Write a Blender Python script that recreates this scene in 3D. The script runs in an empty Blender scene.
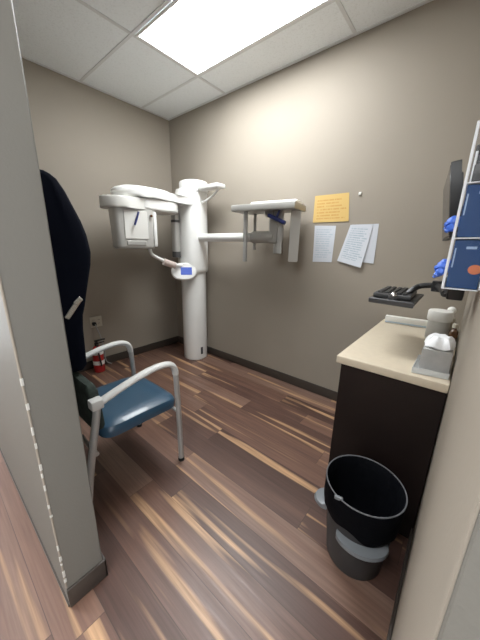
import bpy, bmesh, math, random
from mathutils import Vector, Matrix
random.seed(7)
S = bpy.context.scene
COL = S.collection
PI = math.pi

# ---------------------------------------------------------------- materials
def mat(name, col, rough=0.5, metal=0.0, spec=0.5, bump=0.0, bscale=60.0, var=0.0, vscale=3.0, coat=0.0, alpha=1.0, trans=0.0, emit=None, estr=0.0):
    m = bpy.data.materials.new(name); m.use_nodes = True
    nt = m.node_tree; b = nt.nodes['Principled BSDF']
    b.inputs['Base Color'].default_value = (*col, 1); b.inputs['Roughness'].default_value = rough
    b.inputs['Metallic'].default_value = metal; b.inputs['Specular IOR Level'].default_value = spec
    b.inputs['Coat Weight'].default_value = coat
    b.inputs['Alpha'].default_value = alpha; b.inputs['Transmission Weight'].default_value = trans
    if emit:
        b.inputs['Emission Color'].default_value = (*emit, 1); b.inputs['Emission Strength'].default_value = estr
    tc = nt.nodes.new('ShaderNodeTexCoord')
    if var > 0:
        n = nt.nodes.new('ShaderNodeTexNoise'); n.inputs['Scale'].default_value = vscale; n.inputs['Detail'].default_value = 5
        nt.links.new(tc.outputs['Object'], n.inputs['Vector'])
        r = nt.nodes.new('ShaderNodeMapRange'); r.inputs['From Min'].default_value = .3; r.inputs['From Max'].default_value = .7
        r.inputs['To Min'].default_value = 1 - var; r.inputs['To Max'].default_value = 1 + var
        nt.links.new(n.outputs['Fac'], r.inputs['Value'])
        x = nt.nodes.new('ShaderNodeMix'); x.data_type = 'RGBA'; x.blend_type = 'MULTIPLY'; x.inputs['Factor'].default_value = 1
        x.inputs['A'].default_value = (*col, 1)
        nt.links.new(r.outputs['Result'], x.inputs['B']); nt.links.new(x.outputs['Result'], b.inputs['Base Color'])
    if bump > 0:
        n2 = nt.nodes.new('ShaderNodeTexNoise'); n2.inputs['Scale'].default_value = bscale; n2.inputs['Detail'].default_value = 4
        nt.links.new(tc.outputs['Object'], n2.inputs['Vector'])
        bp = nt.nodes.new('ShaderNodeBump'); bp.inputs['Strength'].default_value = bump; bp.inputs['Distance'].default_value = .004
        nt.links.new(n2.outputs['Fac'], bp.inputs['Height']); nt.links.new(bp.outputs['Normal'], b.inputs['Normal'])
    return m

class NB:
    """small node-graph builder"""
    def __init__(s, m): s.nt = m.node_tree
    def n(s, t, **kw):
        x = s.nt.nodes.new(t)
        for k, v in kw.items(): setattr(x, k, v)
        return x
    def link(s, a, b): s.nt.links.new(a, b)
    def math(s, op, a, b=None, c=None):
        x = s.n('ShaderNodeMath', operation=op)
        for i, v in enumerate((a, b, c)):
            if v is None: continue
            if isinstance(v, (int, float)): x.inputs[i].default_value = v
            else: s.link(v, x.inputs[i])
        return x.outputs[0]
    def ramp(s, fac, stops):
        x = s.n('ShaderNodeValToRGB'); e = x.color_ramp.elements
        while len(e) < len(stops): e.new(.5)
        for k, (p, c) in zip(e, stops): k.position = p; k.color = (*c, 1) if len(c) == 3 else c
        s.link(fac, x.inputs[0]); return x.outputs[0]
    def mix(s, fac, a, b, mode='MIX'):
        x = s.n('ShaderNodeMix', data_type='RGBA', blend_type=mode)
        for k, v in (('Factor', fac), ('A', a), ('B', b)):
            if isinstance(v, tuple): x.inputs[k].default_value = (*v, 1)
            elif isinstance(v, (int, float)): x.inputs[k].default_value = v
            else: s.link(v, x.inputs[k])
        return x.outputs['Result']

def floor_mat():
    m = mat('walnut vinyl planks', (.1, .06, .045), .38, spec=.58)
    g = NB(m); b = m.node_tree.nodes['Principled BSDF']
    tc = g.n('ShaderNodeTexCoord'); sx = g.n('ShaderNodeSeparateXYZ'); g.link(tc.outputs['Object'], sx.inputs[0])
    X, Y = sx.outputs[0], sx.outputs[1]
    W, L = .152, 1.22
    row = g.math('FLOOR', g.math('DIVIDE', g.math('ADD', Y, .065), W))
    fy = g.math('FRACT', g.math('DIVIDE', g.math('ADD', Y, .065), W))
    wn = g.n('ShaderNodeTexWhiteNoise', noise_dimensions='1D'); g.link(row, wn.inputs['W'])
    xo = g.math('ADD', g.math('DIVIDE', X, L), g.math('MULTIPLY', wn.outputs['Value'], 5.37))
    col_ = g.math('FLOOR', xo); fx = g.math('FRACT', xo)
    cid = g.n('ShaderNodeCombineXYZ'); g.link(row, cid.inputs[0]); g.link(col_, cid.inputs[1])
    w2 = g.n('ShaderNodeTexWhiteNoise', noise_dimensions='3D'); g.link(cid.outputs[0], w2.inputs['Vector'])
    rnd = w2.outputs['Value']
    sc = g.n('ShaderNodeSeparateColor'); g.link(w2.outputs['Color'], sc.inputs[0])
    seed = g.math('MULTIPLY', sc.outputs[1], 57.0)
    def noise(kx, ky, detail, rough=.55, off=0.0, dist=0.0):
        cx = g.n('ShaderNodeCombineXYZ')
        g.link(g.math('MULTIPLY', X, kx), cx.inputs[0]); g.link(g.math('MULTIPLY', Y, ky), cx.inputs[1])
        n = g.n('ShaderNodeTexNoise', noise_dimensions='4D')
        n.inputs['Scale'].default_value = 1; n.inputs['Detail'].default_value = detail; n.inputs['Roughness'].default_value = rough
        n.inputs['Distortion'].default_value = dist
        g.link(cx.outputs[0], n.inputs['Vector']); g.link(g.math('ADD', seed, off), n.inputs['W'])
        return n.outputs['Fac']
    grain = noise(3.0, 90, 5, .6)
    broad = noise(.9, 11, 3, .5, 9.0, .5)
    streak = noise(.75, 15, 2, .45, 21.0, .35)
    base = g.ramp(g.math('ADD', g.math('MULTIPLY', rnd, .55), g.math('MULTIPLY', broad, .5)),
                  [(.15, (.058, .028, .021)), (.45, (.100, .052, .039)), (.62, (.165, .088, .062)), (.85, (.225, .142, .108))])
    sapthr = g.math('ADD', .515, g.math('MULTIPLY', sc.outputs[2], .12))
    sap = g.math('MULTIPLY', g.math('SUBTRACT', streak, sapthr), 14)
    sapc = g.n('ShaderNodeClamp'); g.link(sap, sapc.inputs[0])
    sapf = g.math('MULTIPLY', sapc.outputs[0], g.math('ADD', .38, g.math('MULTIPLY', grain, .9)))
    sapk = g.n('ShaderNodeClamp'); g.link(sapf, sapk.inputs[0])
    c1 = g.mix(sapk.outputs[0], base, (.47, .285, .155))
    c2 = g.mix(1.0, c1, g.ramp(grain, [(.28, (.74, .73, .72)), (.72, (1.2, 1.2, 1.2))]), 'MULTIPLY')
    ey = g.math('MINIMUM', fy, g.math('SUBTRACT', 1, fy)); ex = g.math('MINIMUM', fx, g.math('SUBTRACT', 1, fx))
    seam = g.math('MAXIMUM', g.math('LESS_THAN', ey, .009), g.math('LESS_THAN', ex, .0014))
    c3 = g.mix(g.math('MULTIPLY', seam, .5), c2, (.012, .008, .006))
    g.link(c3, b.inputs['Base Color'])
    g.link(g.ramp(grain, [(.3, (.46,)*3), (.7, (.34,)*3)]), b.inputs['Roughness'])
    bp = g.n('ShaderNodeBump'); bp.inputs['Strength'].default_value = .25; bp.inputs['Distance'].default_value = .002
    g.link(g.math('SUBTRACT', grain, seam), bp.inputs['Height']); g.link(bp.outputs['Normal'], b.inputs['Normal'])
    return m

def ceil_mat():
    m = mat('mineral fibre ceiling tile', (.74, .74, .72), .9, spec=.2)
    g = NB(m); b = m.node_tree.nodes['Principled BSDF']
    tc = g.n('ShaderNodeTexCoord')
    v = g.n('ShaderNodeTexNoise'); v.inputs['Scale'].default_value = 95; v.inputs['Detail'].default_value = 6
    g.link(tc.outputs['Object'], v.inputs['Vector'])
    c = g.ramp(v.outputs['Fac'], [(.32, (.82, .845, .85)), (.45, (.89, .92, .93)), (.8, (.91, .94, .95))])
    g.link(c, b.inputs['Base Color'])
    bp = g.n('ShaderNodeBump'); bp.inputs['Strength'].default_value = .3; bp.inputs['Distance'].default_value = .003
    g.link(v.outputs['Fac'], bp.inputs['Height']); g.link(bp.outputs['Normal'], b.inputs['Normal'])
    return m

def paper_mat(name, col, ink, u0, u1, rows, v0, v1, title=True, amount=.75):
    """printed sheet: rows of broken ink marks (object coords: X across, Z up, origin at the sheet's centre)"""
    m = mat(name, col, .7, spec=.2)
    g = NB(m); b = m.node_tree.nodes['Principled BSDF']
    tc = g.n('ShaderNodeTexCoord'); sx = g.n('ShaderNodeSeparateXYZ'); g.link(tc.outputs['UV'], sx.inputs[0])
    U, V = sx.outputs[0], sx.outputs[1]
    k = g.math('MULTIPLY', V, rows)
    band = g.math('LESS_THAN', g.math('FRACT', k), .48)
    cx = g.n('ShaderNodeCombineXYZ'); g.link(g.math('MULTIPLY', U, 38), cx.inputs[0]); g.link(g.math('MULTIPLY', g.math('FLOOR', k), 7.7), cx.inputs[1])
    n = g.n('ShaderNodeTexNoise'); n.inputs['Scale'].default_value = 1; n.inputs['Detail'].default_value = 1; g.link(cx.outputs[0], n.inputs['Vector'])
    word = g.math('GREATER_THAN', n.outputs['Fac'], .43)
    wl = g.n('ShaderNodeTexWhiteNoise', noise_dimensions='1D'); g.link(g.math('FLOOR', k), wl.inputs['W'])
    ue = g.math('SUBTRACT', u1, g.math('MULTIPLY', wl.outputs['Value'], .22))
    ins = g.math('MULTIPLY', g.math('GREATER_THAN', U, u0), g.math('LESS_THAN', U, ue))
    ins2 = g.math('MULTIPLY', g.math('GREATER_THAN', V, v0), g.math('LESS_THAN', V, v1))
    f = g.math('MULTIPLY', g.math('MULTIPLY', band, word), g.math('MULTIPLY', ins, ins2))
    g.link(g.mix(g.math('MULTIPLY', f, amount), col, ink), b.inputs['Base Color'])
    return m

WALL = (.325, .288, .240)
M = dict(
    floor=floor_mat(), ceil=ceil_mat(),
    wall=mat('greige wall paint', WALL, .62, spec=.18, bump=.12, bscale=140, var=.02, vscale=2),
    wallg=mat('darkened grey green paint', (.172, .165, .146), .5, spec=.35, bump=.12, bscale=140, var=.02, vscale=2),  # grey green paint darkened in colour to hold back the raised hall light
    bouncepaint=mat('off white bounce paint', (.75, .74, .71), .5),  # off white chosen so the unseen hall wall bounces light inward
    base=mat('brown vinyl cove base', (.05, .04, .033), .45, bump=.05),
    grid=mat('white ceiling grid metal', (.72, .73, .73), .5),
    chip=mat('chipped corner paint', WALL, .5),
    lampframe=mat('white lamp frame', (.8, .8, .8), .4),
    diff=mat('lit prismatic diffuser', (.9, .9, .9), .4, emit=(.955, .985, 1.0), estr=19.0),
    white=mat('white enamel', (.80, .80, .775), .28, coat=.3, var=.015, vscale=6),
    white2=mat('warm white plastic', (.70, .69, .65), .38),
    grey=mat('light grey plastic', (.50, .49, .46), .42),
    greyd=mat('medium grey plastic', (.27, .265, .25), .45),  # plain darker grey of the ear rods and their carrier
    shell=mat('grey metallic paint', (.42, .41, .385), .4, metal=.25),
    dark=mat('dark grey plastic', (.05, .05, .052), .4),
    black=mat('black plastic', (.012, .012, .013), .38),
    blackgl=mat('black glass', (.02, .02, .022), .12),
    blue=mat('navy blue plastic', (.012, .02, .11), .4),
    screen=mat('blue lit screen', (.03, .06, .3), .2, emit=(.07, .12, .42), estr=.42),
    label=mat('dark label', (.06, .06, .065), .5),
    pink=mat('pinkish grip plastic', (.55, .46, .42), .4),
    alum=mat('silver grey powder coat', (.44, .44, .43), .36, metal=.35, var=.03),
    armp=mat('light grey arm cap', (.58, .58, .56), .42),
    vinyl=mat('steel blue vinyl', (.030, .075, .125), .32, coat=.25, bump=.1, bscale=320, var=.05, vscale=5),
    rubber=mat('black rubber', (.015, .015, .015), .7),
    apron=mat('navy apron cloth', (.0032, .0044, .0095), .85, spec=.06, bump=.25, bscale=220, var=.1),
    piping=mat('black binding', (.006, .006, .007), .7),
    chrome=mat('chrome', (.75, .75, .74), .22, metal=1.0),
    ivory=mat('ivory plastic', (.52, .48, .4), .4),
    red=mat('red enamel', (.35, .012, .012), .3, coat=.3),
    labelw=mat('white label', (.75, .74, .7), .5),
    top=mat('beige laminate', (.60, .52, .40), .4, spec=.4, var=.03, vscale=40),
    espresso=mat('espresso wood veneer', (.0105, .0062, .0055), .45, spec=.3, var=.25, vscale=2.5, bump=.08, bscale=30),
    bin=mat('slate grey bin plastic', (.045, .045, .047), .5, spec=.3),
    binh=mat('blue grey bin handle', (.17, .185, .20), .42),
    bag=mat('black bin bag', (.004, .0045, .006), .6, spec=.03, bump=1.0, bscale=22),
    gloveb=mat('blue carton', (.005, .046, .16), .5, spec=.2, var=.06),
    gloveo=mat('orange print', (.62, .17, .06), .5),
    glovep=mat('pale print', (.3, .42, .62), .5),
    glove=mat('blue nitrile', (.05, .15, .62), .45, bump=.4, bscale=50),
    clear=mat('clear acrylic', (.35, .38, .42), .1, alpha=.04, spec=.3),
    frost=mat('white acrylic edge', (.72, .74, .77), .3),
    tissue=mat('white tissue', (.86, .87, .88), .85, bump=.5, bscale=25),
    foil=mat('silver grey carton', (.42, .42, .41), .4, var=.15, vscale=14),
    brown=mat('brown bottle', (.10, .045, .02), .25, coat=.3),
    yellow=mat('yellow sticker', (.65, .55, .12), .5),
    paint=mat('bare white chip', (.58, .57, .53), .7),
    cord=mat('grey cord', (.33, .33, .32), .5),
    green=mat('mottled dark green cloth', (.020, .030, .024), .85, var=.7, vscale=22, bump=.2, bscale=120),
)

# ---------------------------------------------------------------- mesh helpers
def box(bm, x0, x1, y0, y1, z0, z1, bev=0.0, seg=2, mtx=None):
    r = bmesh.ops.create_cube(bm, size=1)
    vs = r['verts']
    for v in vs:
        v.co = Vector((x0 + (v.co.x + .5) * (x1 - x0), y0 + (v.co.y + .5) * (y1 - y0), z0 + (v.co.z + .5) * (z1 - z0)))
    if bev > 0:
        es = {e for v in vs for e in v.link_edges}
        r2 = bmesh.ops.bevel(bm, geom=list(es), offset=bev, segments=seg, affect='EDGES', profile=.5)
        vs = list({v for f in r2['faces'] for v in f.verts} | {v for v in vs if v.is_valid})
        vs = island(vs)
    if mtx is not None:
        for v in vs: v.co = mtx @ v.co
    return vs

def island(vs):
    seen = set(vs); st = list(vs)
    while st:
        v = st.pop()
        for e in v.link_edges:
            o = e.other_vert(v)
            if o not in seen: seen.add(o); st.append(o)
    return list(seen)

def rings(bm, rs, closed=True, cap0=True, cap1=True):
    """skin a list of vertex-position rings"""
    vr = [[bm.verts.new(p) for p in r] for r in rs]
    n = len(vr[0])
    for a, b in zip(vr, vr[1:]):
        for i in range(n if closed else n - 1):
            bm.faces.new((a[i], a[(i + 1) % n], b[(i + 1) % n], b[i]))
    if cap0 and closed: bm.faces.new(vr[0][::-1])
    if cap1 and closed: bm.faces.new(vr[-1])
    return [v for r in vr for v in r]

def smooth_path(pts, k=6):
    pts = [Vector(p) for p in pts]
    if len(pts) < 3: return pts
    out = []
    P = [pts[0] * 2 - pts[1]] + pts + [pts[-1] * 2 - pts[-2]]
    for i in range(1, len(P) - 2):
        a, b, c, d = P[i - 1:i + 3]
        for j in range(k):
            t = j / k
            out.append(.5 * ((2 * b) + (c - a) * t + (2 * a - 5 * b + 4 * c - d) * t * t + (3 * b - a - 3 * c + d) * t ** 3))
    out.append(pts[-1]); return out

def tube(bm, pts, r, n=12, ry=None, up=None, smooth=6, radii=None):
    """sweep an ellipse (r sideways, ry along 'up') along a path"""
    P = smooth_path(pts, smooth) if smooth else [Vector(p) for p in pts]
    rs = []; prev = None
    for i, p in enumerate(P):
        t = (P[min(i + 1, len(P) - 1)] - P[max(i - 1, 0)]).normalized()
        if prev is None:
            u = Vector(up) if up else (Vector((0, 0, 1)) if abs(t.z) < .9 else Vector((0, 1, 0)))
        else: u = prev
        u = (u - t * u.dot(t)).normalized(); prev = u
        s = t.cross(u)
        k = radii[min(int(i / max(len(P) - 1, 1) * (len(radii) - 1) + .5), len(radii) - 1)] if radii else 1
        rs.append([p + (s * math.cos(a) * r + u * math.sin(a) * (ry or r)) * k for a in [2 * PI * q / n for q in range(n)]])
    return rings(bm, rs)

def sup(cx, cy, z, rx, ry, n=2.0, seg=40, rot=0.0):
    """superellipse ring"""
    out = []
    for i in range(seg):
        a = 2 * PI * i / seg; c, s = math.cos(a), math.sin(a)
        x = rx * math.copysign(abs(c) ** (2 / n), c); y = ry * math.copysign(abs(s) ** (2 / n), s)
        out.append(Vector((cx + x * math.cos(rot) - y * math.sin(rot), cy + x * math.sin(rot) + y * math.cos(rot), z)))
    return out

def prism(bm, outline, z0, z1, bev=0.0, seg=2, mtx=None):
    a = [bm.verts.new((x, y, z0)) for x, y in outline]; b = [bm.verts.new((x, y, z1)) for x, y in outline]
    n = len(a); ea = []
    f0 = bm.faces.new(a[::-1]); f1 = bm.faces.new(b)
    for i in range(n): bm.faces.new((a[i], a[(i + 1) % n], b[(i + 1) % n], b[i]))
    vs = a + b
    if bev:
        es = list(f0.edges) + list(f1.edges)
        r = bmesh.ops.bevel(bm, geom=es, offset=bev, segments=seg, affect='EDGES', profile=.5)
        vs = island([v for v in r['verts']])
    if mtx is not None:
        for v in vs: v.co = mtx @ v.co
    return vs

def stadium(cx, y0, y1, r, n=16, r1=None):
    """capsule outline along y from centre y0 (low) to y1 (high)"""
    r1 = r1 or r
    o = [(cx + r1 * math.cos(a), y1 + r1 * math.sin(a)) for a in [PI * i / n for i in range(n + 1)]]
    o += [(cx + r * math.cos(a), y0 + r * math.sin(a)) for a in [PI + PI * i / n for i in range(n + 1)]]
    return o

ORG = {}
def BM(): return bmesh.new()
def obj(name, bm, m, parent=None, label=None, sharp=35, origin=None):
    bmesh.ops.recalc_face_normals(bm, faces=bm.faces)
    xs = [v.co for v in bm.verts]
    o3 = Vector(origin) if origin else Vector(((min(v.x for v in xs) + max(v.x for v in xs)) / 2, (min(v.y for v in xs) + max(v.y for v in xs)) / 2, min(v.z for v in xs)))
    for v in bm.verts: v.co -= o3
    me = bpy.data.meshes.new(name); bm.to_mesh(me); bm.free()
    for p in me.polygons: p.use_smooth = True
    me.set_sharp_from_angle(angle=math.radians(sharp))
    me.materials.append(M[m] if isinstance(m, str) else m)
    o = bpy.data.objects.new(name, me); COL.objects.link(o)
    ORG[o.name] = o3
    if parent: o.parent = parent; o.location = o3 - ORG[parent.name]
    else: o.location = o3
    if label: o['label'] = label
    return o
def tag(o, label, cat, group=None):
    o['label'] = label; o['category'] = cat
    if group: o['group'] = group
    return o
def thing(name, loc, label, cat, group=None):
    o = bpy.data.objects.new(name, None); COL.objects.link(o); o.location = loc; o.empty_display_size = .1
    ORG[o.name] = Vector(loc); return tag(o, label, cat, group)
def struct(name, bm, m, label=None, sharp=35, origin=(0, 0, 0)):
    o = obj(name, bm, m, None, label, sharp, origin); o['kind'] = 'structure'; return o

# ---------------------------------------------------------------- the room
W, H, YF0, YF1, PX, YR = 3.06, 2.774, -1.989, -2.121, 2.091, -2.04
YH = -4.4
b = BM(); box(b, -1.6, 5.2, YH, .12, -.06, 0); struct('floor', b, 'floor')
b = BM(); box(b, -1.6, 5.2, YH, .12, H, H + .05); struct('ceiling', b, 'ceil')
b = BM(); box(b, -.12, 5.2, 0, .12, 0, H); struct('wall_back', b, 'wall')
b = BM(); box(b, -.12, 0, YF0, 0, 0, H); struct('wall_left', b, 'wall')
b = BM(); box(b, -1.6, PX, YF1, YF0, 0, H, .004, 1); struct('wall_front', b, 'wallg')
b = BM(); box(b, W, W + .13, YR, 0, 0, H, .006, 2); struct('wall_right', b, 'wall')
b = BM(); box(b, W + .131, 5.2, YR + .0005, YR + .13, 0, H); box(b, W + .003, W + .1312, YR - .0035, YR + .0, 0, H, .002, 1); struct('wall_outer', b, 'wallg')
b = BM(); box(b, -1.6, 5.2, YH - .1, YH, 0, H); struct('wall_hall', b, 'bouncepaint')

def bb(name, x0, x1, y0, y1, h=.092):
    b = BM(); box(b, x0, x1, y0, y1, 0, h, .003, 2); struct(name, b, 'base')
bb('baseboard_back', 0, 2.62, -.011, 0)
bb('baseboard_left', 0, .011, YF0, -.011)
bb('baseboard_front', PX, PX + .010, YF1 - .002, YF0 + .010)
bb('baseboard_inner', .011, PX + .010, YF0, YF0 + .010)
bb('baseboard_right', W - .011, W, YR, -.985)
b = BM(); box(b, -1.6, PX, YF1 - .006, YF1, 0, .012); struct('dark_strip_outer', b, 'base')  # thin dark strip along the foot of the outer wall face

# chipped corner bead on the outer edge of the stub wall
b = BM(); tube(b, [(PX - .001, YF1 + .001, .1), (PX - .001, YF1 + .001, 2.7)], .0035, 8, smooth=0); bead = struct('trim_1', b, 'wall')
b = BM()
zc = .13
while zc < .95:
    l = random.uniform(.008, .034)
    box(b, PX - .002, PX + .0032, YF1 - .0032 + random.uniform(0, .001), YF1 + random.uniform(.003, .007), zc, zc + l, .001, 1)
    zc += l + random.choice((.012, .03, .06, .13))
ch = obj('paint_chips', b, 'paint', bead, 'white chips along the worn corner edge'); ch['kind'] = 'stuff'

# ceiling grid (2 x 4 ft tiles)
A0, B0 = .361, .922
b = BM()
t = .012
ys = [-A0 - .61 * k for k in range(7)]
xs = [B0 - 1.22 * 2, B0 - 1.22, B0, B0 + 1.22, B0 + 2.44, B0 + 3.66]
for y in ys: box(b, -1.6, 5.2, y - t, y + t, H - .006, H, .0015, 1)
for x in xs: box(b, x - t, x + t, YH, 0, H - .0062, H, .0015, 1)
struct('trim_2', b, 'grid')
b = BM()
box(b, 0, W, -.022, 0, H - .005, H); box(b, 0, .022, YF0, -.022, H - .005, H); struct('trim_3', b, 'grid')

def troffer(x0, x1, y0, y1, label):
    t_ = thing('ceiling_light', ((x0 + x1) / 2, (y0 + y1) / 2, H - .02), label, 'ceiling light')
    f = .022
    b = BM()
    box(b, x0, x1, y0, y0 + f, H - .012, H - .003, .002, 1); box(b, x0, x1, y1 - f, y1, H - .012, H - .003, .002, 1)
    box(b, x0, x0 + f, y0 + f, y1 - f, H - .012, H - .003, .002, 1); box(b, x1 - f, x1, y0 + f, y1 - f, H - .012, H - .003, .002, 1)
    obj('frame', b, 'lampframe', t_)
    b = BM(); box(b, x0 + f, x1 - f, y0 + f, y1 - f, H - .009, H - .004); obj('diffuser', b, 'diff', t_, 'glowing white diffuser panel')
troffer(B0 + .014, B0 + 1.206, -A0 - .61 + .014, -A0 - .014, 'glowing rectangular ceiling light set in the tile grid above the room')
troffer(2.156, 3.348, -A0 - .61 * 5 + .014, -A0 - .61 * 4 - .014, 'added unseen hall fill light panel straight in front of the opening')  # added lamp out of view, fills the room through the opening
troffer(-.284, .908, -A0 - .61 * 5 + .014, -A0 - .61 * 4 - .014, 'added unseen hall fill light panel left of the opening')  # second added lamp out of view, more fill from the hall

# ---------------------------------------------------------------- panoramic x-ray machine
CX, CY = .58, -.175
xr = thing('dental_xray_machine', (CX, CY, 0), 'tall white panoramic dental x-ray machine on a round column in the back corner', 'x-ray machine')
b = BM(); rings(b, [sup(CX, CY, z, r, r, 2.15) for z, r in ((0, .136), (.006, .139), (.02, .14), (1.2, .14), (1.72, .14))]); obj('column', b, 'white', xr)
b = BM()   # small dark rating plate low on the column, facing the room
a0 = math.radians(-8)
rs = []
for z in (.07, .16): rs.append([Vector((CX + .1425 * math.cos(a), CY + .1425 * math.sin(a), z)) for a in [a0 - .11, a0 - .04, a0 + .03, a0 + .10]] + [Vector((CX + .139 * math.cos(a), CY + .139 * math.sin(a), z)) for a in [a0 + .10, a0 + .03, a0 - .04, a0 - .11]])
rings(b, rs); obj('rating_plate', b, 'label', xr)
# sliding carriage
b = BM()
rings(b, [sup(CX + .012, CY - .015, z, rx, ry, 3.2, 48) for z, rx, ry in ((1.06, .140, .138), (1.075, .149, .147), (1.10, .151, .149), (1.60, .151, .149), (1.80, .150, .148), (1.90, .150, .148), (1.925, .144, .142))])
car = obj('carriage', b, 'white', xr)
b = BM()
rings(b, [sup(CX + .035, CY - .0, z, r, r, 2.1, 48) for z, r in ((1.90, .150), (1.985, .150), (2.0, .144), (2.006, .13))])
obj('top_cap', b, 'white', xr)
# blank recess lines on carriage front
dd = Vector((.775, -.633, 0)); pp = Vector((.633, .775, 0))
# head arm reaching into the room
b = BM()
o = []
n = 14
arm_out = [(CX - .13, CY), (CX + .15, CY - .02), (CX + .155, -.48), (CX + .20, -.66)]
arm_out += [(CX + .20 * math.cos(-i * PI / 16), -.80 + .24 * math.sin(-i * PI / 16)) for i in range(17)]
arm_out += [(CX - .20, -.66), (CX - .14, -.48)]
prism(b, arm_out[::-1], 1.752, 1.825, .02, 3)
obj('overhead_arm', b, 'white', xr)
b = BM()
rings(b, [sup(CX, cy, z, rx, ry, 2.25, 48) for z, rx, ry, cy in ((1.79, .19, .30, -.75), (1.812, .188, .295, -.75), (1.832, .172, .275, -.745), (1.848, .14, .235, -.735), (1.857, .09, .16, -.72), (1.86, .03, .06, -.71))])
obj('arm_cover', b, 'white', xr)
# rotating c-arm below
b = BM(); prism(b, stadium(CX, -.99, -.60, .165, 18)[::-1], 1.652, 1.742, .016, 3)
rot = obj('rotating_arm', b, 'white2', xr)
b = BM(); prism(b, stadium(CX + .004, -.80, -.585, .172, 18)[::-1], 1.662, 1.748, .012, 3); obj('cover_band', b, 'white', rot)
# tube head hanging at the far end of the c-arm
th = math.radians(77)
def trot(cx, cy, a): return Matrix.Translation((cx, cy, 0)) @ Matrix.Rotation(a, 4, 'Z')
TX, TY = CX + .02, -.90
b = BM()
rings(b, [sup(TX, TY, z, rx, ry, 5, 48, th) for z, rx, ry in ((1.315, .158, .105), (1.322, .168, .115), (1.34, .172, .120), (1.50, .177, .124), (1.655, .183, .128))])
tubeh = obj('tube_head', b, 'grey', xr, sharp=50)
T = trot(TX, TY, th)
b = BM(); prism(b, [(-.095, -.004), (.105, -.004), (.105, .004), (-.095, .004)], 1.40, 1.635, .003, 1, T @ Matrix.Translation((-.01, -.126, 0))); obj('front_panel', b, 'white2', tubeh)
b = BM(); box(b, -.085, .085, -.006, .006, 1.345, 1.385, .004, 1, T @ Matrix.Translation((-.01, -.122, 0))); obj('beam_slot', b, 'shell', tubeh)
b = BM(); box(b, .150, .182, -.125, .085, 1.335, 1.64, .010, 2, T); obj('side_cover', b, 'white', tubeh)
# blue positioning strip hanging in front of the head
b = BM()
tube(b, [T @ Vector((.012, -.155, 1.625)), T @ Vector((-.004, -.16, 1.58)), T @ Vector((-.03, -.162, 1.515))], .009, 8, smooth=4)
obj('bite_stick', b, 'blue', xr, 'navy blue strip')
b = BM(); tube(b, [T @ Vector((.128, -.11, 1.605)), T @ Vector((.128, -.145, 1.60))], .011, 12, smooth=0); obj('laser_lens', b, 'brown', tubeh)
# slim detector on the column side of the c-arm
b = BM(); rings(b, [sup(CX - .03, -.385, z, .038, .034, 4, 32) for z in (1.25, 1.70)]); det = obj('detector', b, 'shell', xr)
b = BM(); rings(b, [sup(CX - .03, -.385, z, .040, .036, 4, 32) for z in (1.225, 1.285)]); obj('end_cap', b, 'dark', det)
b = BM(); rings(b, [sup(CX - .03, -.385, z, .041, .037, 4, 32) for z in (1.585, 1.61)]); obj('collar', b, 'dark', det)
# chin support pipe and grip
b = BM(); tube(b, [(CX + .075, -.775, 1.36), (CX + .075, -.772, 1.30), (CX + .075, -.755, 1.262), (CX + .075, -.69, 1.225), (CX + .07, -.58, 1.185), (CX + .06, -.46, 1.15), (CX + .05, -.30, 1.13)], .016, 12); obj('chin_support', b, 'white', xr)
b = BM(); tube(b, [(CX + .085, -.635, 1.19), (CX + .085, -.56, 1.165), (CX + .082, -.50, 1.148)], .027, 14, ry=.034); obj('grip', b, 'pink', xr, 'pinkish handgrip')
# control panel: tilted oval facing the room
cen = Vector((.655, -.375, 1.075))
fw = Vector((.775, -.60, .22)).normalized(); sd = Vector((.633, .775, 0)).normalized(); up = fw.cross(sd) * -1
if up.z < 0: up = -up
CM = Matrix((( sd.x, fw.x, up.x, cen.x), (sd.y, fw.y, up.y, cen.y), (sd.z, fw.z, up.z, cen.z), (0, 0, 0, 1)))
def cpan(rx, rz, y0, y1, bevel, n=2.3):
    b = BM(); r = []
    for y, k in ((y0, .9), (y0 + bevel, 1), (y1 - bevel, 1), (y1, .9)):
        r.append([CM @ Vector((p.x * (1 if k == 1 else 1 - bevel / rx), y, p.y * (1 if k == 1 else 1 - bevel / rz))) for p in sup(0, 0, 0, rx, rz, n, 44)])
    rings(b, r); return b
cp = obj('control_panel', cpan(.136, .095, -.03, .018, .012), 'white', xr)
b = BM(); box(b, -.035, .085, .016, .0205, -.037, .045, .002, 1, CM); obj('screen', b, 'screen', cp, 'lit blue screen')
b = BM(); tube(b, [CM @ Vector((0, -.02, .0)), (CX + .06, -.30, 1.10)], .035, 14, smooth=0); obj('panel_bracket', b, 'white', xr)
# coat-hook shaped bracket at the column top
b = BM()
box(b, CX + .10, 1.035, -.24, -.12, 1.905, 1.945, .012)
tube(b, [(1.0, -.18, 1.91), (.95, -.18, 1.865), (.84, -.18, 1.815), (.70, -.18, 1.78)], .011, 10)
obj('top_bracket', b, 'white', xr)
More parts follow.
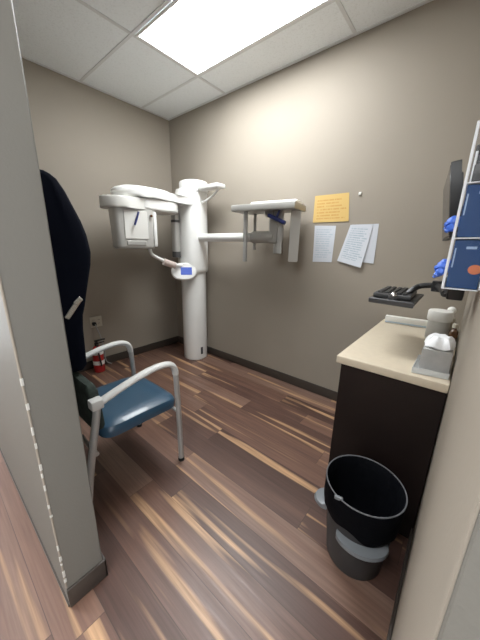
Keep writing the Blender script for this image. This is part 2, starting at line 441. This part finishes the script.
# cephalometric arm along the back wall
b = BM(); tube(b, [(CX + .1, -.2, 1.437), (1.47, -.2, 1.437)], .040, 24, smooth=0); obj('ceph_arm', b, 'white', xr)
b = BM(); tube(b, [(1.46, -.2, 1.437), (1.70, -.2, 1.437)], .052, 24, smooth=0)
obj('arm_joint', b, 'shell', xr)
b = BM(); prism(b, [(1.66, -.245), (1.74, -.245), (1.74, -.14), (1.66, -.14)], 1.39, 1.68, .012, 2); obj('ceph_post', b, 'shell', xr)
HR = Matrix.Translation((1.650, -.225, 0)) @ Matrix.Rotation(math.radians(9), 4, 'Z')
b = BM()
prism(b, [(-.30, -.15), (.272, -.15), (.272, .12), (-.30, .12)], 1.640, 1.692, .008, 2, HR); hd = obj('ceph_head', b, 'shell', xr)
b = BM(); prism(b, [(-.16, -.06), (.25, -.06), (.25, .09), (-.16, .09)], 1.69, 1.722, .014, 2, HR); obj('head_cover', b, 'white', hd, 'white top cover')
for dx, dy, z0, r in ((-.178, -.105, 1.225, .0185), (-.185, .08, 1.325, .014)):
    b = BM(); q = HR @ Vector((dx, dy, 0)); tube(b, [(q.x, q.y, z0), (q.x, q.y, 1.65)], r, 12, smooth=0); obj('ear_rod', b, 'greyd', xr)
for dx, dy, z0 in ((.06, .02, 1.30), (.115, -.03, 1.30)):
    b = BM(); q = HR @ Vector((dx, dy, 0)); box(b, -.022, .022, -.008, .008, z0, 1.65, .004, 1, Matrix.Translation(q) @ Matrix.Rotation(.2, 4, 'Z')); obj('head_rest_blade', b, 'shell', xr)
b = BM()
q = HR @ Vector((.10, -.095, 0))
tube(b, [(q.x - .075, q.y - .0, 1.605), (q.x, q.y, 1.575), (q.x + .085, q.y + .0, 1.54)], .016, 10, smooth=3); tube(b, [(q.x, q.y, 1.575), (q.x + .02, q.y + .02, 1.65)], .009, 10, smooth=0)
obj('nose_support', b, 'blue', xr, 'navy blue nose support')
b = BM(); prism(b, [(.205, -.035), (.270, .008), (.261, .023), (.196, -.020)], 1.235, 1.655, .008, 2, HR); obj('cassette_panel', b, 'grey', xr, 'light grey hanging sensor panel')
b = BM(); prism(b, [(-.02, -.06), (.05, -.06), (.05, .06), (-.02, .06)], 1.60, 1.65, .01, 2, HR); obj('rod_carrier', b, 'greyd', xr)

# ---------------------------------------------------------------- patient chair
ch = thing('armchair', (1.565, -1.6, 0), 'blue vinyl armchair with silver metal frame behind the stub wall', 'chair')
def side(x, inner):
    b = BM(); tube(b, [(x, -1.375, .015), (x, -1.378, .32), (x, -1.386, .58), (x, -1.392, .655)], .0165, 14, smooth=3); leg = obj('front_leg', b, 'alum', ch)
    b = BM(); tube(b, [(x, -1.375, 0), (x, -1.375, .02)], .0195, 14, smooth=0); obj('foot_glide', b, 'rubber', leg)
    b = BM(); tube(b, [(x, -1.950, .015), (x, -1.898, .32), (x, -1.842, .58), (x, -1.840, .64)], .0175, 14, smooth=5); leg = obj('rear_leg', b, 'alum', ch)
    b = BM(); tube(b, [(x, -1.950, 0), (x, -1.950, .02)], .0195, 14, smooth=0); obj('foot_glide', b, 'rubber', leg)
    b = BM(); tube(b, [(x, -1.852, .624), (x, -1.80, .640), (x, -1.731, .661), (x, -1.639, .685), (x, -1.54, .703), (x, -1.46, .703), (x, -1.413, .685), (x, -1.393, .648), (x, -1.390, .62)], .0235, 14, ry=.0165); arm = obj('armrest', b, 'armp', ch)
    b = BM(); box(b, x - .026, x + .026, -1.866, -1.81, .612, .660, .008, 2); obj('end_cap', b, 'armp', arm)
side(1.82, -1); side(1.305, 1)
b = BM()
prof = []
def seat_ring(z, ins): return sup(1.5625, -1.585, z, .238 - ins, .232 - ins, 7, 56)
rings(b, [seat_ring(.385, .018), seat_ring(.392, .004), seat_ring(.41, 0), seat_ring(.435, 0), seat_ring(.452, .008), seat_ring(.464, .03), seat_ring(.470, .08), seat_ring(.472, .16)])
for v in b.verts:   # front edge dips (waterfall), back rises slightly
    k = (v.co.y + 1.585) / .232
    v.co.z += -.012 * max(0, k - .3) / .7 + .002
obj('seat', b, 'vinyl', ch)
for y in (-1.383, -1.862):
    b = BM(); tube(b, [(1.31, y, .365), (1.815, y, .365)], .011, 10, smooth=0); obj('cross_rail', b, 'alum', ch)
b = BM()
rs = []
for z, y, i in ((.47, -1.822, .01), (.49, -1.822, 0), (.60, -1.828, 0), (.68, -1.834, 0), (.70, -1.836, .008), (.715, -1.838, .03)):
    rs.append(sup(1.5625, y, z, .235 - i, .030 - i * .5, 6, 48))
rings(b, rs); obj('backrest', b, 'green', ch, 'mottled dark green backrest')

# ---------------------------------------------------------------- lead apron on its hook
ap = thing('lead_apron', (1.45, -1.93, .74), 'black-navy lead apron bulging out from its hook above the armchair', 'apron')
sil = [(1.640, -1.875), (1.640, -1.855), (1.632, -1.835), (1.615, -1.812), (1.57, -1.787), (1.509, -1.764), (1.446, -1.738), (1.39, -1.722), (1.314, -1.713), (1.254, -1.721), (1.138, -1.752), (1.058, -1.772), (1.016, -1.786), (.943, -1.794), (.844, -1.797), (.76, -1.80), (.738, -1.82)]
def apron_rings():
    xs_ = [1.18, 1.185, 1.20, 1.28, 1.36, 1.44, 1.52, 1.585, 1.632, 1.648, 1.651]
    kk = [.0, .45, .75, .95, 1.0, .98, 1.0, 1.0, .98, .80, .35]
    R = []
    for x, k in zip(xs_, kk):
        ring = []
        fr = sil
        back = [(.738, -1.86), (.9, -1.90), (1.1, -1.945), (1.4, -1.95), (1.6, -1.93), (1.638, -1.90)]
        wob = .005 * math.sin((x - 1.2) * 22)
        mid = -1.87
        for i, (z, y) in enumerate(fr):
            w = wob * min(1, max(0, (1.62 - z) * 4))
            ring.append(Vector((x - .06 * max(0, (z - 1.5) / .14) * (x - 1.42), mid + (y + .012 - mid) * (.35 + .65 * k) + w * k, z - (1 - k) * .03 * (1 if z > 1.3 else -1))))
        for z, y in back:
            ring.append(Vector((x - .06 * max(0, (z - 1.5) / .14) * (x - 1.42), mid + (y - mid) * (.35 + .65 * k), z - (1 - k) * .03 * (1 if z > 1.3 else -1))))
        R.append(ring)
    return R
b = BM(); rings(b, apron_rings()); obj('apron_body', b, 'apron', ap, sharp=60)
bm_ = BM()
box(bm_, -.006, .006, -.012, .012, -.055, .04, .003, 1, Matrix.Translation((1.662, -1.822, 1.062)) @ Matrix.Rotation(math.radians(-38), 4, 'X'))
box(bm_, -.007, .009, -.028, .012, -.012, .012, .004, 1, Matrix.Translation((1.662, -1.793, 1.098)) @ Matrix.Rotation(math.radians(40), 4, 'X'))
obj('buckle', bm_, 'chrome', ap, 'silver metal buckle')
hk = thing('wall_hook', (1.45, YF0, 1.62), 'dark steel hook on the stub wall carrying the lead apron', 'hook')
b = BM(); box(b, 1.39, 1.51, YF0, YF0 + .008, 1.645, 1.715, .003); obj('plate', b, 'dark', hk)
b = BM(); tube(b, [(1.45, YF0 + .005, 1.68), (1.45, -1.92, 1.665), (1.45, -1.88, 1.658), (1.45, -1.855, 1.668)], .009, 10); obj('peg', b, 'dark', hk)

# ---------------------------------------------------------------- outlet, plug, extinguisher by the left wall
ou = thing('wall_outlet', (0, -1.09, .49), 'ivory electrical outlet plate low on the left wall behind the armchair', 'outlet')
b = BM(); box(b, 0, .007, -1.155, -1.03, .465, .583, .004, 2); obj('cover_plate', b, 'ivory', ou)
for y in (-1.122, -1.065):
    b = BM(); box(b, .006, .0095, y - .017, y + .017, .485, .563, .003, 1); s_ = obj('socket', b, 'ivory', ou)
    for dz in ((.505, .545) if y > -1.1 else (.545,)):
        for dy in (-.006, .006):
            b = BM(); box(b, .009, .0102, y + dy - .0015, y + dy + .0015, dz - .006, dz + .006); obj('slot', b, 'black', s_)
pl = thing('power_plug', (.04, -1.125, .5), 'black power plug with grey cord in the wall outlet', 'plug')
b = BM(); box(b, .0103, .055, -1.142, -1.108, .492, .528, .007, 2); obj('plug_body', b, 'black', pl)
b = BM(); tube(b, [(.05, -1.125, .51), (.075, -1.12, .47), (.07, -1.09, .36), (.05, -1.06, .2), (.04, -1.05, .06), (.06, -1.0, .008)], .006, 8); obj('cord', b, 'cord', pl)
fe = thing('fire_extinguisher', (.13, -1.165, 0), 'small red fire extinguisher with white labels on the floor by the left wall', 'fire extinguisher')
fx, fy = .13, -1.165
b = BM(); rings(b, [sup(fx, fy, z, r, r, 2, 32) for z, r in ((0, .050), (.008, .056), (.24, .056), (.265, .05), (.285, .034), (.295, .02))]); obj('cylinder', b, 'red', fe)
b = BM(); rings(b, [sup(fx, fy, z, .0572, .0572, 2, 32) for z in (.205, .245)], cap0=False, cap1=False); obj('label_band', b, 'labelw', fe, 'white label band')
b = BM(); rings(b, [sup(fx, fy, z, .0572, .0572, 2, 32) for z in (.09, .135)], cap0=False, cap1=False); obj('label_band', b, 'labelw', fe, 'white label band')
b = BM(); rings(b, [sup(fx, fy, z, r, r, 2, 20) for z, r in ((.29, .02), (.33, .02), (.335, .012))]); obj('valve', b, 'black', fe)
b = BM(); box(b, fx - .012, fx + .012, fy - .02, fy + .09, .345, .358, .004); box(b, fx - .01, fx + .01, fy, fy + .08, .318, .328, .003); box(b, fx - .01, fx + .01, fy - .012, fy + .012, .325, .35, .003); obj('handle', b, 'black', fe)
b = BM(); tube(b, [(fx + .01, fy, .315), (fx + .06, fy - .02, .30), (fx + .072, fy - .015, .2), (fx + .066, fy, .08)], .008, 8); obj('hose', b, 'black', fe)

# ---------------------------------------------------------------- papers taped to the back wall
M['notice'] = paper_mat('yellow notice', (.62, .43, .16), (.50, .25, .07), .09, .93, 9, .12, .86, amount=.6)
M['sheetA'] = paper_mat('printed white sheet', (.58, .605, .65), (.33, .43, .50), .1, .92, 16, .1, .92, amount=.55)
M['sheetB'] = paper_mat('printed form sheet', (.60, .625, .67), (.27, .37, .44), .1, .93, 18, .12, .95, amount=.65)
M['sheetC'] = mat('plain white sheet', (.56, .585, .63), .7, spec=.2)
def sheet(name, pts, m, label, lift=.004, curl=.0, group='papers on the back wall', dz=0.0):
    """pts: image of the sheet's corners on the wall as (x,z): top-left, top-right, bottom-right, bottom-left"""
    b = BM(); uvl = b.loops.layers.uv.new('UVMap')
    N, K = 6, 8
    P = [Vector((x, 0, z)) for x, z in pts]
    g_ = []
    for layer in (0, 1):
        gg = []
        for j in range(K + 1):
            v_ = j / K
            row = []
            for i in range(N + 1):
                u_ = i / N
                p = (P[0] * (1 - u_) + P[1] * u_) * (1 - v_) + (P[3] * (1 - u_) + P[2] * u_) * v_
                off = lift + curl * (v_ ** 2) * (.4 + .6 * u_) + dz
                row.append((b.verts.new((p.x, -off + (0 if layer == 0 else min(.0006, off)), p.z)), u_, 1 - v_))
            gg.append(row)
        g_.append(gg)
    def quad(q):
        f = b.faces.new([a[0] for a in q])
        for l, a in zip(f.loops, q): l[uvl].uv = (a[1], a[2])
    for layer in (0, 1):
        for j in range(K):
            for i in range(N):
                q = [g_[layer][j][i], g_[layer][j + 1][i], g_[layer][j + 1][i + 1], g_[layer][j][i + 1]]
                quad(q if layer == 0 else q[::-1])
    per = [(0, i) for i in range(N)] + [(j, N) for j in range(K)] + [(K, i) for i in range(N, 0, -1)] + [(j, 0) for j in range(K, 0, -1)]
    for k in range(len(per)):
        a, c = per[k], per[(k + 1) % len(per)]
        quad([g_[0][a[0]][a[1]], g_[0][c[0]][c[1]], g_[1][c[0]][c[1]], g_[1][a[0]][a[1]]])
    o = obj(name, b, m); return tag(o, label, 'paper', group)
sheet('notice', [(1.942, 1.770), (2.222, 1.770), (2.243, 1.560), (1.942, 1.560)], 'notice', 'yellow printed notice on the back wall above two white sheets', .002, .003)
sheet('paper_sheet', [(1.962, 1.536), (2.146, 1.530), (2.142, 1.240), (1.972, 1.236)], 'sheetA', 'narrow upright white sheet directly under the yellow notice, nearest the x-ray machine', .0015, .002)
sheet('paper_sheet', [(2.272, 1.534), (2.466, 1.534), (2.470, 1.246), (2.30, 1.26)], 'sheetC', 'white sheet mostly hidden behind the tilted form on the wall', .002, .004)
sheet('paper_sheet', [(2.262, 1.533), (2.428, 1.526), (2.385, 1.210), (2.190, 1.255)], 'sheetB', 'tilted white printed form lying over another sheet, right of the notice', .0055, .016)
b = BM(); box(b, 2.294, 2.314, -.012, 0, 1.742, 1.764, .004, 2); tag(obj('wall_tack', b, 'labelw'), 'tiny white tab on the back wall right of the yellow notice', 'tack')

# ---------------------------------------------------------------- cabinet and countertop
HC = .84
cb = thing('base_cabinet', (2.845, -.49, 0), 'dark espresso base cabinet standing under the beige countertop', 'cabinet')
b = BM(); box(b, 2.645, W - .004, -.955, -.013, .09, HC - .041, .002, 1); box(b, 2.69, W - .004, -.955, -.013, 0, .09); box(b, 2.628, W - .004, -.972, -.955, 0, HC - .041, .0015, 1); obj('body', b, 'espresso', cb)
for y0, y1 in ((-.945, -.487), (-.481, -.02)):
    b = BM(); box(b, 2.627, 2.645, y0, y1, .10, HC - .05, .003, 2); d = obj('door', b, 'espresso', cb)
    ym = y1 - .05 if y0 < -.6 else y0 + .05
    b = BM(); tube(b, [(2.626, ym, .56), (2.603, ym, .57), (2.603, ym, .67), (2.626, ym, .68)], .005, 8, smooth=3); obj('handle', b, 'chrome', d)
b = BM(); box(b, 2.606, W - .002, -.988, -.003, HC - .04, HC, .005, 3); ct = tag(obj('countertop', b, 'top'), 'beige laminate countertop on the dark cabinet against the right wall', 'countertop')

# ---------------------------------------------------------------- waste bin with bag
BXc, BYc, BR = 2.861, -1.209, .0
bn = thing('waste_bin', (BXc, BYc, 0), 'round slate grey waste bin on the floor before the dark cabinet', 'waste bin')
def ov(z, rx, ry, n=2.25, seg=56): return sup(BXc, BYc + .0, z, rx, ry, n, seg, BR)
b = BM()
rings(b, [ov(z, r, r, 2) for z, r in ((.0, .104), (.004, .112), (.012, .116), (.22, .134), (.372, .1495), (.372, .1475), (.22, .132), (.02, .112))])
obj('bin_body', b, 'bin', bn)
def lip(a0, a1, drop, fl=1.0, name='rim_handle'):
    """flared handle lip around part of the rim"""
    b = BM(); rs = []
    N = 22
    for i in range(N + 1):
        a = a0 + (a1 - a0) * i / N; k = math.sin(PI * i / N) ** .5
        r = []
        for rr, zz in ((0, -.012), (.032 * k * fl + .002, -.018), (.036 * k * fl + .003, -.010), (.032 * k * fl + .003, .004), (0, .012)):
            ca, sa = math.cos(a), math.sin(a)
            rx, ry = .1365 + rr, .1365 + rr
            x, y = rx * ca, ry * sa
            r.append(Vector((BXc + x * math.cos(BR) - y * math.sin(BR), BYc + x * math.sin(BR) + y * math.cos(BR), drop + zz)))
        rs.append(r)
    rings(b, rs); return obj(name, b, 'binh', bn, 'pale blue grey handle lip')
lip(math.radians(-112), math.radians(-24), .216)
lip(math.radians(168), math.radians(208), .232, 1.6)
lip(math.radians(40), math.radians(92), .258)
b = BM()
def wav(z, rx, ry, amp, ph):
    r = ov(z, rx, ry, 2.25, 72)
    return [Vector((BXc + (p.x - BXc) * (1 + amp * math.sin(9 * k * 2 * PI / 72 + ph) + amp * .6 * math.sin(17 * k * 2 * PI / 72 + ph * 2)), BYc + (p.y - BYc) * (1 + amp * math.sin(9 * k * 2 * PI / 72 + ph) + amp * .6 * math.sin(17 * k * 2 * PI / 72 + ph * 2)), p.z + amp * .6 * math.sin(5 * k * 2 * PI / 72 + ph))) for k, p in enumerate(r)]
skirt = [Vector((p.x, p.y, p.z + .012 * math.sin(3 * k * 2 * PI / 72 + 1) + .008 * math.sin(7 * k * 2 * PI / 72))) for k, p in enumerate(ov(.262, .149, .149, 2, 72))]
rings(b, [skirt, wav(.325, .153, .153, .008, .5), ov(.375, .1555, .1555, 2, 72), ov(.394, .1565, .1565, 2, 72), ov(.400, .153, .153, 2, 72), ov(.392, .1455, .1455, 2, 72),
          wav(.35, .136, .136, .009, 1.0), wav(.27, .120, .120, .014, 2.0), wav(.17, .108, .108, .02, 3.0), wav(.08, .085, .085, .025, 1.5), wav(.05, .05, .05, .03, .5)], cap0=False)
bag = thing('bin_bag', (BXc, BYc, .03), 'shiny black plastic bag lining the round waste bin', 'bin bag')
obj('liner', b, 'bag', bag, sharp=70)
b = BM(); tube(b, [p + Vector((0, 0, .001)) for p in ov(.400, .1535, .1535, 2, 72)] + [ov(.401, .1535, .1535, 2, 72)[0]], .0028, 6, smooth=0); obj('edge_highlight', b, mat('bag edge sheen', (.13, .135, .145), .3), bag, 'painted grey highlight along the bag edge')  # thin grey ring carries the rim highlight in its colour
T2 = ov(.402, .1545, .1545, 2, 72)
pk = Vector((BXc + .1545 * math.cos(math.radians(-112)), BYc + .1545 * math.sin(math.radians(-112)), .402))
b = BM(); box(b, -.016, .016, -.005, .006, -.012, .006, .003, 1, Matrix.Translation(pk) @ Matrix.Rotation(.2, 4, 'Z')); obj('bag_tie', b, 'binh', bag, 'pale knot of the bag')

# ---------------------------------------------------------------- monitor, wall track, keyboard shelf
tr = thing('monitor_mount', (3.03, -.92, 1.15), 'black wall track with arms carrying the monitor and keyboard shelf', 'mount')
b = BM(); box(b, 2.982, 3.034, -.955, -.895, 1.17, 1.725, .006, 2); obj('track', b, 'black', tr)
b = BM(); box(b, 3.030, W - .0005, -.945, -.905, 1.40, 1.62, .003, 1); obj('wall_plate', b, 'black', tr)
b = BM(); box(b, 2.973, 2.984, -.958, -.892, 1.19, 1.70, .003, 1); obj('track_cover', b, 'dark', tr)
b = BM(); tube(b, [(2.975, -.90, 1.50), (2.985, -.80, 1.50), (2.975, -.66, 1.51)], .016, 12, smooth=3); box(b, 2.962, 2.985, -.70, -.62, 1.47, 1.55, .004); obj('monitor_arm', b, 'black', tr)
b = BM(); tube(b, [(2.99, -.950, 1.52), (2.985, -.975, 1.52)], .012, 14, smooth=0); obj('tilt_knob', b, 'grey', tr, 'grey knob')
b = BM(); tube(b, [(2.975, -.90, 1.185), (2.95, -.72, 1.185), (2.91, -.60, 1.183), (2.855, -.58, 1.172), (2.83, -.60, 1.155), (2.80, -.62, 1.120)], .0145, 10, smooth=5); tube(b, [(2.93, -.64, 1.16), (2.93, -.64, 1.21)], .024, 12, smooth=0); obj('shelf_arm', b, 'black', tr)
KZ = 1.108
b = BM(); prism(b, [(2.662, -.775), (2.868, -.795), (2.862, -.40), (2.640, -.40)], KZ - .012, KZ, .004, 1); obj('keyboard_shelf', b, 'black', tr)
b = BM(); prism(b, [(2.664, -.782), (2.866, -.802), (2.866, -.789), (2.664, -.769)], KZ - .02, KZ + .007, .004, 1); obj('shelf_lip', b, 'dark', tr)
kb = thing('keyboard', (2.745, -.58, KZ), 'small black keyboard lying on the wall-mounted shelf above the countertop', 'keyboard')
KR = Matrix.Translation((2.748, -.57, KZ)) @ Matrix.Rotation(math.radians(2), 4, 'Z')
b = BM(); prism(b, [(-.085, -.15), (.085, -.15), (.085, .15), (-.085, .15)], .001, .026, .007, 2, KR); kbo = obj('case', b, 'dark', kb)
b = BM()
for i in range(5):
    for j in range(10):
        x = -.068 + i * .0285; y = -.135 + j * .0272
        box(b, x, x + .023, y, y + .0225, .025, .033, .003, 1, KR)
ko = obj('keys', b, 'black', kb); ko['kind'] = 'stuff'
ms = thing('trackball', (2.70, -.745, KZ), 'silver ball on the near edge of the black keyboard shelf', 'trackball')
b = BM(); q = Vector((2.768, -.748, KZ)); rings(b, [sup(q.x, q.y, q.z + z, r, r * .72, 2, 24) for z, r in ((.001, .022), (.010, .024), (.020, .022))]); obj('ball_housing', b, 'dark', ms)
b = BM(); bmesh.ops.create_uvsphere(b, u_segments=20, v_segments=12, radius=.016, matrix=Matrix.Translation((q.x, q.y, q.z + .024))); obj('ball', b, 'chrome', ms)

mo = thing('monitor', (2.90, -.55, 1.42), 'slim black monitor seen edge-on, mounted on the right wall', 'monitor')
pn, pf = Vector((2.922, -.83)), Vector((2.862, -.27))
dv = (pf - pn).normalized(); nv = Vector((dv.y, -dv.x))   # nv points to the wall side
if nv.x < 0: nv = -nv
def slab(a, b_, t0, t1, z0, z1, bev):
    q = [pn + dv * a + nv * t0, pn + dv * b_ + nv * t0, pn + dv * b_ + nv * t1, pn + dv * a + nv * t1]
    piv = Vector((pn.x, pn.y, 1.55))
    tilt = Matrix.Translation(piv) @ Matrix.Rotation(math.radians(-9), 4, Vector((dv.x, dv.y, 0))) @ Matrix.Translation(-piv)
    b = BM(); prism(b, [(k.x, k.y) for k in q], z0, z1, bev, 2, tilt); return b
Lm = (pf - pn).length
obj('housing', slab(0, Lm, 0, .034, 1.402, 1.69, .004), 'black', mo)
obj('back_shell', slab(.07, Lm - .07, .033, .045, 1.44, 1.66, .008), 'black', mo)
obj('screen_panel', slab(.010, Lm - .010, -.0015, .002, 1.414, 1.680, .0005), mat('switched off screen', (.025, .025, .027), .22, coat=.3), mo, 'dark switched-off screen')

# ---------------------------------------------------------------- glove dispenser on the right wall
gx0, gx1, gy0, gy1, gz0, gz1 = 2.985, W - .001, -1.40, -1.155, 1.262, 1.630
gd = thing('glove_box_holder', (3.02, -1.28, gz0), 'clear white-edged glove box holder on the right wall, cut by the photo edge', 'holder')
b = BM(); box(b, gx1 - .004, gx1, gy0, gy1, gz0, gz1, .001, 1); obj('back_plate', b, 'frost', gd)
b = BM()
for z in (gz0, 1.384, 1.506): box(b, gx0, gx1 - .004, gy0, gy1, z - .003, z, .0008, 1)
obj('shelves', b, 'frost', gd)
for y in (gy0, gy1 - .003):
    b = BM(); box(b, gx0 + .004, gx1 - .004, y, y + .003, gz0 + .0005, gz1); obj('side_pane', b, 'clear', gd, 'clear acrylic side')
b = BM()
for y in (gy0 - .0005, gy1 - .0045): box(b, gx0 - .002, gx0 + .004, y, y + .005, gz0 - .003, gz1, .001, 1)
box(b, gx0 - .002, gx0 + .003, gy0 + .004, gy1 - .004, gz0 - .003, gz0 + .02, .001, 1); box(b, gx0 - .002, gx0 + .003, gy0 + .004, gy1 - .004, 1.383, 1.40, .001, 1)
obj('edge_frame', b, 'frost', gd, 'pale front edges')
def glove_box(z0, z1, label, disc, gl):
    t_ = thing('glove_box', ((gx0 + gx1) / 2, (gy0 + gy1) / 2, z0), label, 'glove box', 'glove boxes in the holder')
    b = BM(); box(b, gx0 + .006, gx1 - .006, gy0 + .006, gy1 - .006, z0, z1, .0015, 1); bx = obj('carton', b, 'gloveb', t_)
    yy = gy0 + .0058
    if disc:
        b = BM(); prism(b, [(.013 * math.cos(a), .0115 * math.sin(a)) for a in [2 * PI * i / 24 for i in range(24)]], 0, .0006, 0, 1, Matrix.Translation((3.040, yy, z0 + .047)) @ Matrix.Rotation(PI / 2, 4, 'X')); obj('printed_disc', b, 'gloveo', bx, 'orange printed disc')
    b = BM(); box(b, gx0 + .009, gx0 + .012, yy - .0006, yy, z0 + .05, z1 - .02); box(b, gx0 + .03, gx0 + .05, yy - .0006, yy, z1 - .022, z1 - .016); obj('printed_marks', b, 'glovep', bx, 'pale printed marks')
    b = BM()
    for (dy, dz, r, l) in gl:
        c = Vector((gx0 - .001, gy0 + dy, z0 + dz))
        tube(b, [c + Vector((.012, 0, 0)), c + Vector((-.012, .004, .004)), c + Vector((-l, -.004, -.006)), c + Vector((-l - .012, -.012, -.02))], r, 10, ry=r * .8, smooth=4, radii=[.7, 1.1, 1.0, .7, .35])
    obj('glove', b, 'glove', t_, 'crumpled blue glove poking out')
glove_box(gz0 + .001, 1.3795, 'blue glove box with an orange disc, lower one in the holder', True, [(.05, .045, .016, .010), (.075, .038, .013, .014), (.095, .052, .014, .010)])
glove_box(1.3850, 1.5020, 'plain blue glove box stacked in the upper slot of the holder', False, [(.07, .036, .016, .008), (.10, .044, .013, .014)])
b = BM(); box(b, gx0 + .010, gx1 - .008, gy0 + .010, gy1 - .012, 1.507, 1.545, .003, 2); tag(obj('dark_box', b, 'dark'), 'dark flat box on the top shelf of the glove holder', 'box')

# ---------------------------------------------------------------- things on the countertop
# long white box against the back wall
b = BM(); box(b, 0, .262, -.022, .022, HC + .001, HC + .052, .006, 2, Matrix.Translation((2.632, -.115, 0)) @ Matrix.Rotation(math.radians(6), 4, 'Z'))
lb = thing('narrow_box', (2.76, -.11, HC), 'long narrow white box along the back edge of the countertop', 'box')
obj('carton', b, 'labelw', lb)
b = BM(); box(b, .004, .258, -.0232, -.0222, HC + .006, HC + .016, 0, 1, Matrix.Translation((2.632, -.115, 0)) @ Matrix.Rotation(math.radians(6), 4, 'Z')); obj('printed_stripe', b, mat('pale blue stripe', (.42, .52, .62), .5), lb, 'pale blue printed stripe')
# tissue box with tissue
tb = thing('tissue_box', (2.985, -.845, HC), 'grey tissue box with a white tissue, at the front right of the countertop', 'tissue box')
b = BM(); prism(b, [(2.942, -.932), (3.046, -.916), (3.046, -.775), (2.942, -.790)], HC + .008, HC + .110, .005, 2); tbo = obj('carton', b, 'foil', tb)
b = BM(); R_ = []
for z, rx, ry, a in ((HC + .109, .047, .055, .02), (HC + .118, .055, .070, .05), (HC + .13, .052, .066, .07), (HC + .146, .044, .052, .10), (HC + .158, .030, .034, .2)):
    r = sup(2.993, -.852, z, rx, ry, 2.6, 40)
    R_.append([Vector((2.993 + (p.x - 2.993) * (1 + a * math.sin(5 * k * 2 * PI / 40)), -.852 + (p.y + .852) * (1 + a * math.cos(7 * k * 2 * PI / 40)), p.z + .004 * math.sin(6 * k * 2 * PI / 40))) for k, p in enumerate(r)])
rings(b, R_); obj('tissue', b, 'tissue', tb, 'white tissue')
# tray under the tissue box
ty = thing('clear_tray', (2.985, -.84, HC), 'shallow clear plastic tray under the grey tissue box', 'tray')
b = BM(); prism(b, [(2.922, -.960), (3.050, -.938), (3.050, -.755), (2.922, -.772)], HC + .0005, HC + .0065, .001, 1); obj('base', b, mat('cloudy acrylic', (.72, .74, .74), .2, alpha=.75), ty)
b = BM()
q4 = [Vector((2.922, -.960, 0)), Vector((3.050, -.938, 0)), Vector((3.050, -.755, 0)), Vector((2.922, -.772, 0))]
for i in range(4):
    a, c = q4[i], q4[(i + 1) % 4]; d = (c - a).normalized(); n_ = Vector((-d.y, d.x, 0)) * .003
    prism(b, [(k.x, k.y) for k in (a, c, c + n_, a + n_)], HC + .0065, HC + .026)
obj('rim', b, mat('cloudy acrylic rim', (.75, .77, .77), .2, alpha=.6), ty)
# white canister with lid, back right
cn = thing('wipes_canister', (2.95, -.33, HC), 'white round canister with a wide lid, right rear of the countertop', 'canister')
cx_, cy_ = 2.955, -.335
b = BM(); rings(b, [sup(cx_, cy_, z, r, r, 2, 40) for z, r in ((HC + .001, .052), (HC + .006, .055), (HC + .115, .055), (HC + .12, .05))]); obj('canister_body', b, 'grey', cn)
b = BM(); rings(b, [sup(cx_, cy_, z, r, r, 2, 40) for z, r in ((HC + .118, .06), (HC + .122, .062), (HC + .168, .062), (HC + .176, .057))]); obj('lid', b, 'labelw', cn, 'white lid')
# white pump bottle behind it
pb = thing('pump_bottle', (3.0, -.21, HC), 'small bottle with a white ball-shaped cap behind the canister', 'bottle')
b = BM(); rings(b, [sup(3.0, -.225, z, r, r, 2, 28) for z, r in ((HC + .001, .026), (HC + .004, .028), (HC + .12, .028), (HC + .135, .014), (HC + .15, .014))]); obj('bottle_body', b, 'ivory', pb)
b = BM(); bmesh.ops.create_uvsphere(b, u_segments=20, v_segments=12, radius=.023, matrix=Matrix.Translation((3.0, -.225, HC + .165))); obj('cap', b, 'labelw', pb, 'white round cap')
# brown bottle by the wall
bb_ = thing('brown_bottle', (3.03, -.42, HC), 'small brown bottle between the canister and the right wall', 'bottle')
b = BM(); rings(b, [sup(3.033, -.45, z, r, r, 2, 24) for z, r in ((HC + .001, .018), (HC + .004, .020), (HC + .095, .020), (HC + .105, .010), (HC + .115, .010))]); obj('bottle_body', b, 'brown', bb_)
b = BM(); rings(b, [sup(3.033, -.45, z, r, r, 2, 24) for z, r in ((HC + .113, .0125), (HC + .133, .0125), (HC + .136, .010))]); obj('cap', b, 'ivory', bb_, 'beige cap')
# dark dispenser between canister and tissues
dk = thing('dark_tub', (2.965, -.56, HC), 'low dark tub on the countertop between canister and tissue box', 'tub')
b = BM(); rings(b, [sup(2.965, -.57, z, r, r, 2.4, 28) for z, r in ((HC + .001, .038), (HC + .005, .042), (HC + .05, .045), (HC + .05, .040), (HC + .02, .036))]); obj('tub_body', b, 'dark', dk)
b = BM(); box(b, 3.034, 3.042, -.70, -.60, HC + .001, HC + .07, .001, 1); tag(obj('yellow_card', b, 'yellow'), 'yellow card standing against the right wall by the tissue box', 'card')

# ---------------------------------------------------------------- camera, world
cam = bpy.data.cameras.new('camera'); co = bpy.data.objects.new('camera', cam); COL.objects.link(co)
F = Vector((-.61588679, .7419369, -.26497756)); R = Vector((.76586064, .6427108, .01950131)); U = Vector((-.18477268, .19092528, .96405736))
co.matrix_world = Matrix(((R.x, U.x, -F.x, 3.02657601), (R.y, U.y, -F.y, -2.25615749), (R.z, U.z, -F.z, 1.35310444), (0, 0, 0, 1)))
cam.sensor_fit = 'AUTO'; cam.sensor_width = 36; cam.lens = 267.645 * 36 / 640; cam.clip_start = .005
S.camera = co
w = bpy.data.worlds.new('world'); S.world = w; w.use_nodes = True
w.node_tree.nodes['Background'].inputs[0].default_value = (.95, .97, 1, 1); w.node_tree.nodes['Background'].inputs[1].default_value = 2.1
S.view_settings.view_transform = 'Standard'; S.view_settings.look = 'None'; S.view_settings.gamma = 1; S.view_settings.use_curve_mapping = False
S.view_settings.exposure = 0.56
S.cycles.max_bounces = 12; S.cycles.diffuse_bounces = 6
S.cycles.use_denoising = True
